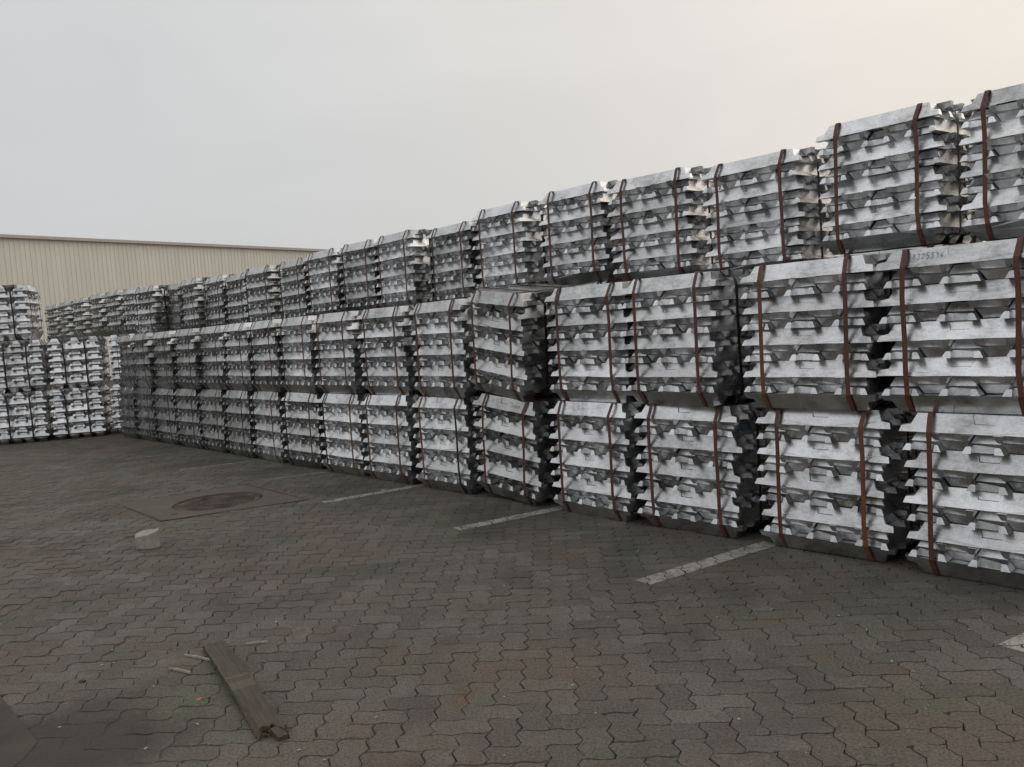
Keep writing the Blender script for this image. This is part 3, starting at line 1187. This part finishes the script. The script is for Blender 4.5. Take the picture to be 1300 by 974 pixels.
rs = random.Random(77)
for i, s in enumerate(S_B):
    lab = SPECIAL_B.get(i, 'strapped ingot bundle, ground tier of the long wall, ' + ORD[i])
    kw = {}
    st = strap_kind(i, rs)
    if i == 1:
        st = ('maroon', 'rust', 'dark')
    if i == 7:
        st = ('dark', 'rust', 'dark')
    yaw = YAW + rs.gauss(0, R(1.8))
    p = wall(s, FRONT + rs.gauss(0, 0.015))
    if i == 4:
        kw = dict(tilt=(R(1.0), R(5.0)), slip=0.010)
        yaw += R(-4)
        p.z += 0.026
    if i == 5:
        st = ('rust', 'dark', 'dark')
    e, pr = make_bundle(p, yaw, lab, G_B, 100 + i, 'stained' if i == 1 else 'grey' if i in (4, 8) or i > 9 else 'bright', st, **kw)
    if i == 2:
        sticker_on(pr[(7, 4)], (1, 0, 0), -0.22, 0.10, 0.05, [M_BLUE, M_PRINT], 'dark blue sticker on the side')
    if i == 4:
        handwriting(pr[(8, 0)], '-q5  ', -0.23, 0.055, 0.030, 0.042, 0.045, M_INK, rs)
        handwriting(pr[(8, 0)], '7mmm', 0.07, 0.036, 0.030, 0.036, 0.034, M_INK, rs)
for i, s in enumerate(S_M):
    lab = SPECIAL_M.get(i, 'strapped ingot bundle, middle tier of the long wall, ' + ORD[i])
    kw = {}
    st = strap_kind(i, rs)
    if i == 1:
        st = ('rust', 'maroon', 'dark')
    if i in (6, 7):
        st = ('maroon', 'maroon', 'maroon')
    yaw = YAW + rs.gauss(0, R(2.0))
    p = wall(s, FRONT + rs.gauss(0, 0.015), BH + 0.003)
    if i == 4:
        kw = dict(tilt=(R(3.0), R(6.5)), slip=0.012)
        yaw += R(-5)
        p += N * -0.02
        p.z += 0.045
    e, pr = make_bundle(p, yaw, lab, G_M, 200 + i, 'grey' if i in (4, 9) or i > 10 else 'bright', st, **kw)
    if i in (6, 7):
        sticker_on(pr[(7, 4)], (1, 0, 0), -0.10, 0.20, 0.058, [M_PAPER, M_BLUE], 'white sticker with a blue block')
    if i == 0:
        w_ = handwriting(pr[(8, 0)], '8325596', -0.218, 0.0225, 0.040, 0.028, 0.016, M_INK2, rs)
        w_['label'] = 'handwritten digits on the top ingot'
for i, s in enumerate(S_T):
    far = i >= 16
    lab = 'strapped ingot bundle against the sky, top tier of the long wall, ' + ORD[i] if i < 12 else 'small far ingot bundle in the top tier, ' + ORD[i]
    n_ = 0.9 if not far else 0.72
    yaw = YAW + rs.gauss(0, R(2.4))
    tl = (0, 0)
    if i == 15:
        yaw += R(-9)
        tl = (R(0), R(3))
    p = wall(s, n_ + FRONT + rs.gauss(0, 0.02), Z_T[i] - BH)
    make_bundle(p, yaw, lab, G_T, 300 + i, 'grey' if i in (6, 8) or i > 9 else 'bright', strap_kind(i, rs), tilt=tl, slip=0.008)

# the row behind, which carries the top tier and closes the gaps
G_R = 'bundles in the hidden second row'
for i, s in enumerate(S_T[:16]):
    zs = (Z_T[i] - BH) / 2 / BH
    for t_, nm in ((0, 'ground'), (1, 'middle')):
        p = wall(s + rs.gauss(0, 0.02), 0.9 + FRONT, (Z_T[i] - BH) / 2 * t_)
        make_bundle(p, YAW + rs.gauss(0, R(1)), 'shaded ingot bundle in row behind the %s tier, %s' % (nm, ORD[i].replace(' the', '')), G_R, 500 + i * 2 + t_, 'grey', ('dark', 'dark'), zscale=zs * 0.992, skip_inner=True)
for j, s in enumerate((6.9, 7.8)):
    pass

# the row across the far end, turned so its end pattern faces the yard
YL = R(14)
dx = Vector((math.cos(YL), math.sin(YL), 0))
G_L = 'bundles in the cross row at the far left'
base = Vector((-8.33, 14.18, 0))
SCL = 1.03
HL = BH * SCL
ny = Vector((-math.sin(YL), math.cos(YL), 0))
rowL = [(-2, 'outermost visible'), (-1, 'left'), (0, 'middle'), (1, 'right')]
for t_ in range(2):
    for j in (-1, 0, 1, 2):
        q = base + dx * (j * 0.85 * SCL + (0.04 if t_ else 0)) + ny * 0.36
        if j == 2:
            q += ny * 0.25 + dx * 0.03
        q.z = t_ * HL
        tier = ('ground', 'middle')[t_]
        where = {-1: 'cut by the left edge of the photo', 0: 'left of the two in full view', 1: 'right of the two in full view', 2: 'tucked behind the long wall'}[j]
        e, pr = make_bundle(q, YL + math.pi / 2 + rs.gauss(0, R(1.0)), 'bright ingot bundle in cross row, %s tier, %s' % (tier, where), G_L, 700 + t_ * 10 + j, 'bright', ('dark', 'dark', 'dark'), scale=SCL)
        if j in (0, 1):
            # the yard side of this turned bundle is its local +x... the layer below the top shows a label
            sticker_on(pr[(7, 0)], (-1, 0, 0), -0.20, 0.12, 0.055, [M_PAPER, M_PRINT], 'white sticker with dark print')
for j, (off, lab) in enumerate(((-1.0, 'bright ingot bundle on the top tier of the cross row, cut by the left edge'), (-0.12, 'bright ingot bundle alone on the top tier of the cross row at far left'))):
    q = base + dx * (off * SCL) + ny * 0.40
    q.z = 2 * HL + 0.02
    make_bundle(q, YL + math.pi / 2 + rs.gauss(0, R(1.2)), lab, G_L, 730 + j, 'bright', ('dark', 'dark', 'dark'), scale=SCL, zscale=SCL * 1.07)

# loose strap lying over the top of the leaning bundle
bm = bmesh.new()
a, b = wall(9.15, 0.42, 2 * BH + 0.10), wall(8.15, 0.72, 2 * BH + 0.026)
d = (b - a)
sidev = Vector((-d.y, d.x, 0)).normalized() * 0.016
prev = None
for k in range(11):
    t = k / 10
    q = a + d * t + Vector((0, 0, 0.05 * math.sin(t * math.pi) * (1 - t * .4)))
    r_ = [bm.verts.new(q - sidev), bm.verts.new(q + sidev), bm.verts.new(q + sidev + Vector((0, 0, .002))), bm.verts.new(q - sidev + Vector((0, 0, .002)))]
    if prev:
        for m in range(4):
            bm.faces.new((prev[m], prev[(m + 1) % 4], r_[(m + 1) % 4], r_[m]))
    else:
        bm.faces.new(r_)
    prev = r_
bm.faces.new(prev)
bmesh.ops.recalc_face_normals(bm, faces=bm.faces)
tag(mesh_obj('loose_strap', bm, M_STRAP), 'loose maroon steel strap lying across the top of the leaning bundle', 'strap')

# ------------------------------------------------------------------ warehouse beyond the stacks
wh = bpy.data.objects.new('warehouse', None)
COL.objects.link(wh)
P0, P1 = Vector((-22.6, 38.3, 0)), Vector((-12.0, 54.1, 0))
wd = (P1 - P0).normalized()
wn_ = Vector((wd.y, -wd.x, 0))                  # towards the yard
ROOF = 6.92
start = P0 - wd * 26
wh.location = start
tag(wh, 'long beige warehouse with ribbed metal cladding and brown eaves trim', 'warehouse')
Lw = 100.0


def wpt(t, out, z):
    q = wd * t + wn_ * out
    return (q.x, q.y, z)


bm = bmesh.new()
prof = []
t = 0.0
while t < Lw:
    prof += [(t, 0.0), (t + 0.145, 0.0), (t + 0.165, 0.022), (t + 0.205, 0.022), (t + 0.225, 0.0)]
    t += 0.23
lo = [bm.verts.new(wpt(a, o, 0)) for a, o in prof]
hi = [bm.verts.new(wpt(a, o, ROOF)) for a, o in prof]
for i in range(len(prof) - 1):
    if prof[i + 1][0] - prof[i][0] > 1e-6:
        bm.faces.new((lo[i], lo[i + 1], hi[i + 1], hi[i]))
bmesh.ops.recalc_face_normals(bm, faces=bm.faces)
mesh_obj('wall_cladding', bm, M_CLAD, wh)


def wbox(name, mat, t0, t1, o0, o1, z0, z1, lift=0.0):
    bm = bmesh.new()
    vs = [bm.verts.new(wpt(a, o, z + (lift if o == o0 else 0))) for z in (z0, z1) for o in (o0, o1) for a in (t0, t1)]
    for f in ((0, 1, 3, 2), (4, 6, 7, 5), (0, 4, 5, 1), (2, 3, 7, 6), (0, 2, 6, 4), (1, 5, 7, 3)):
        bm.faces.new([vs[i] for i in f])
    bmesh.ops.recalc_face_normals(bm, faces=bm.faces)
    return mesh_obj(name, bm, mat, wh)


wbox('eaves_trim', M_FASCIA, -0.3, Lw, 0.04, 0.22, ROOF - 0.03, ROOF + 0.11)
wbox('roof', M_FASCIA, -0.2, Lw, -24.0, 0.03, ROOF + 0.0, ROOF + 0.10)
wbox('back_wall', M_CLAD, 0, Lw, -23.9, -23.6, 0, ROOF - 0.01)
wbox('end_wall', M_CLAD, -0.02, 0.18, -23.5, -0.02, 0, ROOF - 0.01)

# ------------------------------------------------------------------ things lying on the paving
# broken piece of concrete
bm = bmesh.new()
prof_pts = [(-.092, -.050, 0), (.02, -.072, 0), (.098, -.020, 0), (.088, .058, 0), (-.04, .070, 0), (-.098, .018, 0),
            (-.094, -.050, .082), (.018, -.070, .088), (.094, -.020, .106), (.084, .052, .112), (-.03, .062, .108), (-.094, .016, .094)]
for p in prof_pts:
    bm.verts.new(p)
n_ = 6
lowv, topv = list(bm.verts)[:6], list(bm.verts)[6:]
bm.faces.new(topv)
bm.faces.new(list(reversed(lowv)))
for i in range(n_):
    bm.faces.new((lowv[i], lowv[(i + 1) % n_], topv[(i + 1) % n_], topv[i]))
bmesh.ops.triangulate(bm, faces=bm.faces)
bmesh.ops.subdivide_edges(bm, edges=bm.edges, cuts=2, use_grid_fill=True)
for v in bm.verts:
    v.co += noise.noise_vector(v.co * 26) * 0.006 + noise.noise_vector(v.co * 70) * 0.002
    v.co.z = max(v.co.z, -0.004)
bmesh.ops.recalc_face_normals(bm, faces=bm.faces)
st = mesh_obj('broken_stone', bm, M_STONE, None, (-2.74, 6.06, 0.002), (0, 0, R(14)))
st.scale = (0.84, 0.84, 1.12)
tag(st, 'pale broken lump of concrete lying in front of the manhole', 'stone')

# old board with a splintered near end
bm = bmesh.new()
L, Wd, Th = 1.09, 0.097, 0.024
rk = random.Random(4)
nx, nyy = 26, 6
grid = {}
for i in range(nx + 1):
    for j in range(nyy + 1):
        x = -L / 2 + L * i / nx
        y = -Wd / 2 + Wd * j / nyy
        if i == nx:
            x += (0.0, -0.045, -0.055, -0.040, -0.052, -0.012, 0.02)[j]
        if i == nx - 1:
            x -= 0.02
        if i == 0:
            x += rk.uniform(-.004, .004)
        zc = 0.010 * math.sin((x / L + 0.5) * math.pi) + 0.004
        yy = y + (rk.uniform(-.003, .003) if j in (0, nyy) else 0)
        wane = 0.008 if j == 0 and i > 15 else 0
        if j == 0 and i > 18:
            yy += 0.008 * (i - 18) / 8 + rk.uniform(0, .005)
        grid[(i, j)] = (bm.verts.new((x, yy, zc + Th - wane + rk.uniform(-.0008, .0008))), bm.verts.new((x, y, zc)))
for i in range(nx):
    for j in range(nyy):
        a, b, c, d = grid[(i, j)], grid[(i + 1, j)], grid[(i + 1, j + 1)], grid[(i, j + 1)]
        bm.faces.new((a[0], b[0], c[0], d[0]))
        bm.faces.new((a[1], d[1], c[1], b[1]))
for i in range(nx):
    for j in (0, nyy):
        a, b = grid[(i, j)], grid[(i + 1, j)]
        f = bm.faces.new((a[0], a[1], b[1], b[0]))
        if j == 0 and i > 18:
            f.material_index = 1
for j in range(nyy):
    for i in (0, nx):
        a, b = grid[(i, j)], grid[(i, j + 1)]
        f = bm.faces.new((a[0], b[0], b[1], a[1]))
        f.material_index = 1 if i == nx else 0
bmesh.ops.recalc_face_normals(bm, faces=bm.faces)
pa, pb = Vector((-1.51, 3.92, 0)), Vector((-0.97, 2.98, 0))
ang = math.atan2((pb - pa).y, (pb - pa).x)
board = mesh_obj('wooden_board', bm, [M_PLANK, M_RAW], None, ((pa + pb) / 2).to_tuple(), (0, 0, ang))
tag(board, 'dark old wooden board with a splintered end lying on the pavers', 'board')
bm = bmesh.new()
for q in range(7):
    x, y = L / 2 - 0.045 + rk.uniform(-.01, .02), -Wd / 2 + 0.02 + q * 0.015
    l_ = rk.uniform(0.02, 0.05)
    bmesh.ops.create_cone(bm, segments=5, radius1=rk.uniform(.004, .008), radius2=0.001, depth=l_, cap_ends=True,
                          matrix=Matrix.Translation((x + l_ / 2, y, rk.uniform(.008, .018))) @ Matrix.Rotation(R(90) + rk.uniform(-.25, .25), 4, 'Y') @ Matrix.Rotation(rk.uniform(-.3, .3), 4, 'X'))
bmesh.ops.create_cube(bm, size=1, matrix=Matrix.Translation((L / 2 + 0.012, Wd / 2 - 0.024, 0.014)) @ Matrix.Rotation(R(12), 4, 'Z') @ Matrix.Rotation(R(9), 4, 'Y') @ Matrix.Diagonal((0.07, 0.036, 0.018, 1)))
mesh_obj('splintered_end', bm, [M_PLANK], board)


def splinter(a, b, w, label, mat=M_SPLINT):
    a, b = Vector((*a, 0)), Vector((*b, 0))
    d = b - a
    bm = bmesh.new()
    n = 6
    rows = []
    for k in range(n + 1):
        t = k / n
        x = (t - 0.5) * d.length
        wd_ = w * (0.35 + 1.3 * math.sin(math.pi * min(.98, max(.04, t))) * 0.5)
        y = 0.006 * math.sin(t * 3.0)
        h = 0.009
        rows.append([bm.verts.new((x, y - wd_, 0.0)), bm.verts.new((x, y + wd_, 0.0)), bm.verts.new((x, y + wd_ * .7, h)), bm.verts.new((x, y - wd_ * .6, h * .9))])
    for p, q in zip(rows, rows[1:]):
        for m in range(4):
            bm.faces.new((p[m], p[(m + 1) % 4], q[(m + 1) % 4], q[m]))
    bm.faces.new(rows[0])
    bm.faces.new(rows[-1])
    bmesh.ops.recalc_face_normals(bm, faces=bm.faces)
    o = mesh_obj('wood_splinter', bm, mat, None, ((a + b) / 2 + Vector((0, 0, 0.004))).to_tuple(), (0, 0, math.atan2(d.y, d.x)))
    return tag(o, label, 'wood splinter', 'wood splinters near the old board')


splinter((-1.62, 3.84), (-1.46, 3.75), 0.007, 'pale curved wood splinter touching the left edge of the old board')
splinter((-1.63, 3.69), (-1.51, 3.62), 0.007, 'greyish straight wood splinter left of the old board')
splinter((-1.36, 3.93), (-1.26, 3.94), 0.008, 'pale wood splinter right of the old board near its far end')

rc = random.Random(31)


def flake(x, y, size, mat, name, label, cat, group=None, flat=0.35):
    bm = bmesh.new()
    for k in range(8):
        t = k * math.tau / 8
        r_ = size * rc.uniform(0.55, 1.0)
        bm.verts.new((math.cos(t) * r_, math.sin(t) * r_ * 0.6, rc.uniform(0, size * flat)))
    bm.verts.new((0, 0, size * flat * 1.3))
    bm.verts.new((0, 0, 0))
    bmesh.ops.convex_hull(bm, input=bm.verts)
    o = mesh_obj(name, bm, mat, None, (x, y, 0.001), (0, 0, rc.uniform(0, 6.28)))
    return tag(o, label, cat, group)


def gpix(x, y):
    d = fwd + RX * ((x - 650) / FPX) - UX * ((y - 487) / FPX)
    t = -CAM_H / d.z
    return d.x * t, d.y * t


flake(*gpix(253, 889), 0.022, M_LEAF, 'dry_leaf', 'small orange dry leaf on the pavers left of the board', 'leaf')
flake(*gpix(105, 866), 0.026, M_DARKCHIP, 'dark_chip', 'black chip of debris on the dark pavers at lower left', 'debris')
flake(*gpix(338, 894), 0.016, M_CHIP, 'pebble', 'pale pebble right of the lower half of the old board', 'pebble')
flake(*gpix(313, 861), 0.022, M_CHIP, 'pebble', 'pale pebble at the right edge of the board beside its pale band', 'pebble')
flake(*gpix(486, 624), 0.040, M_CHIP, 'metal_scrap', 'bright scrap lying by the foot of the sixth stack from the right', 'scrap')
spots = [(142, 826), (449, 794), (372, 618), (116, 655), (576, 734), (596, 727), (572, 764), (451, 795), (495, 722), (424, 789), (655, 824), (727, 870), (732, 848), (756, 906), (914, 788), (856, 851), (878, 851), (962, 928), (938, 914),
         (1132, 840), (1160, 853), (1170, 873), (1253, 829), (862, 697), (828, 680), (813, 680), (811, 690), (890, 695), (853, 689), (810, 700), (946, 732), (967, 733), (960, 779), (910, 784), (1145, 683 + 60), (690, 741), (640, 744),
         (478, 911), (640, 885), (350, 790), (195, 872), (145, 842), (130, 845), (76, 924), (185, 951), (250, 920), (380, 953), (412, 965), (640, 960), (1100, 800), (1065, 782), (1230, 800), (540, 660), (505, 664), (700, 690), (760, 680)]
for (x, y) in spots:
    gx_, gy_ = gpix(x, y)
    flake(gx_, gy_, rc.uniform(0.005, 0.012), M_CHIP, 'pale_chip', 'tiny pale chip scattered on the brown pavers', 'chip', 'tiny pale chips scattered over the paving')

# fine crumbs nobody could count
bm = bmesh.new()
for k in range(900):
    s = rc.uniform(3.0, 14)
    n_ = -abs(rc.gauss(0, 1.1)) + 0.05
    if rc.random() < 0.45:
        d_ = rc.uniform(2.6, 7.0)
        q = Vector((rc.uniform(-0.62, 0.55) * d_, d_, 0))
        if (q - O).dot(N) > 0.1:
            continue
    else:
        q = wall(s, n_)
    r_ = rc.uniform(0.0018, 0.0045)
    vs = [bm.verts.new((q.x + rc.uniform(-1, 1) * r_, q.y + rc.uniform(-1, 1) * r_, 0.002 + rc.uniform(0, 1) * r_)) for _ in range(4)]
    for f in ((0, 1, 2), (0, 1, 3), (1, 2, 3), (0, 2, 3)):
        bm.faces.new([vs[i] for i in f])
bmesh.ops.recalc_face_normals(bm, faces=bm.faces)
tag(mesh_obj('grit', bm, M_CHIP), 'fine pale grit sprinkled over the paving along the stacks', 'grit', None, 'stuff')
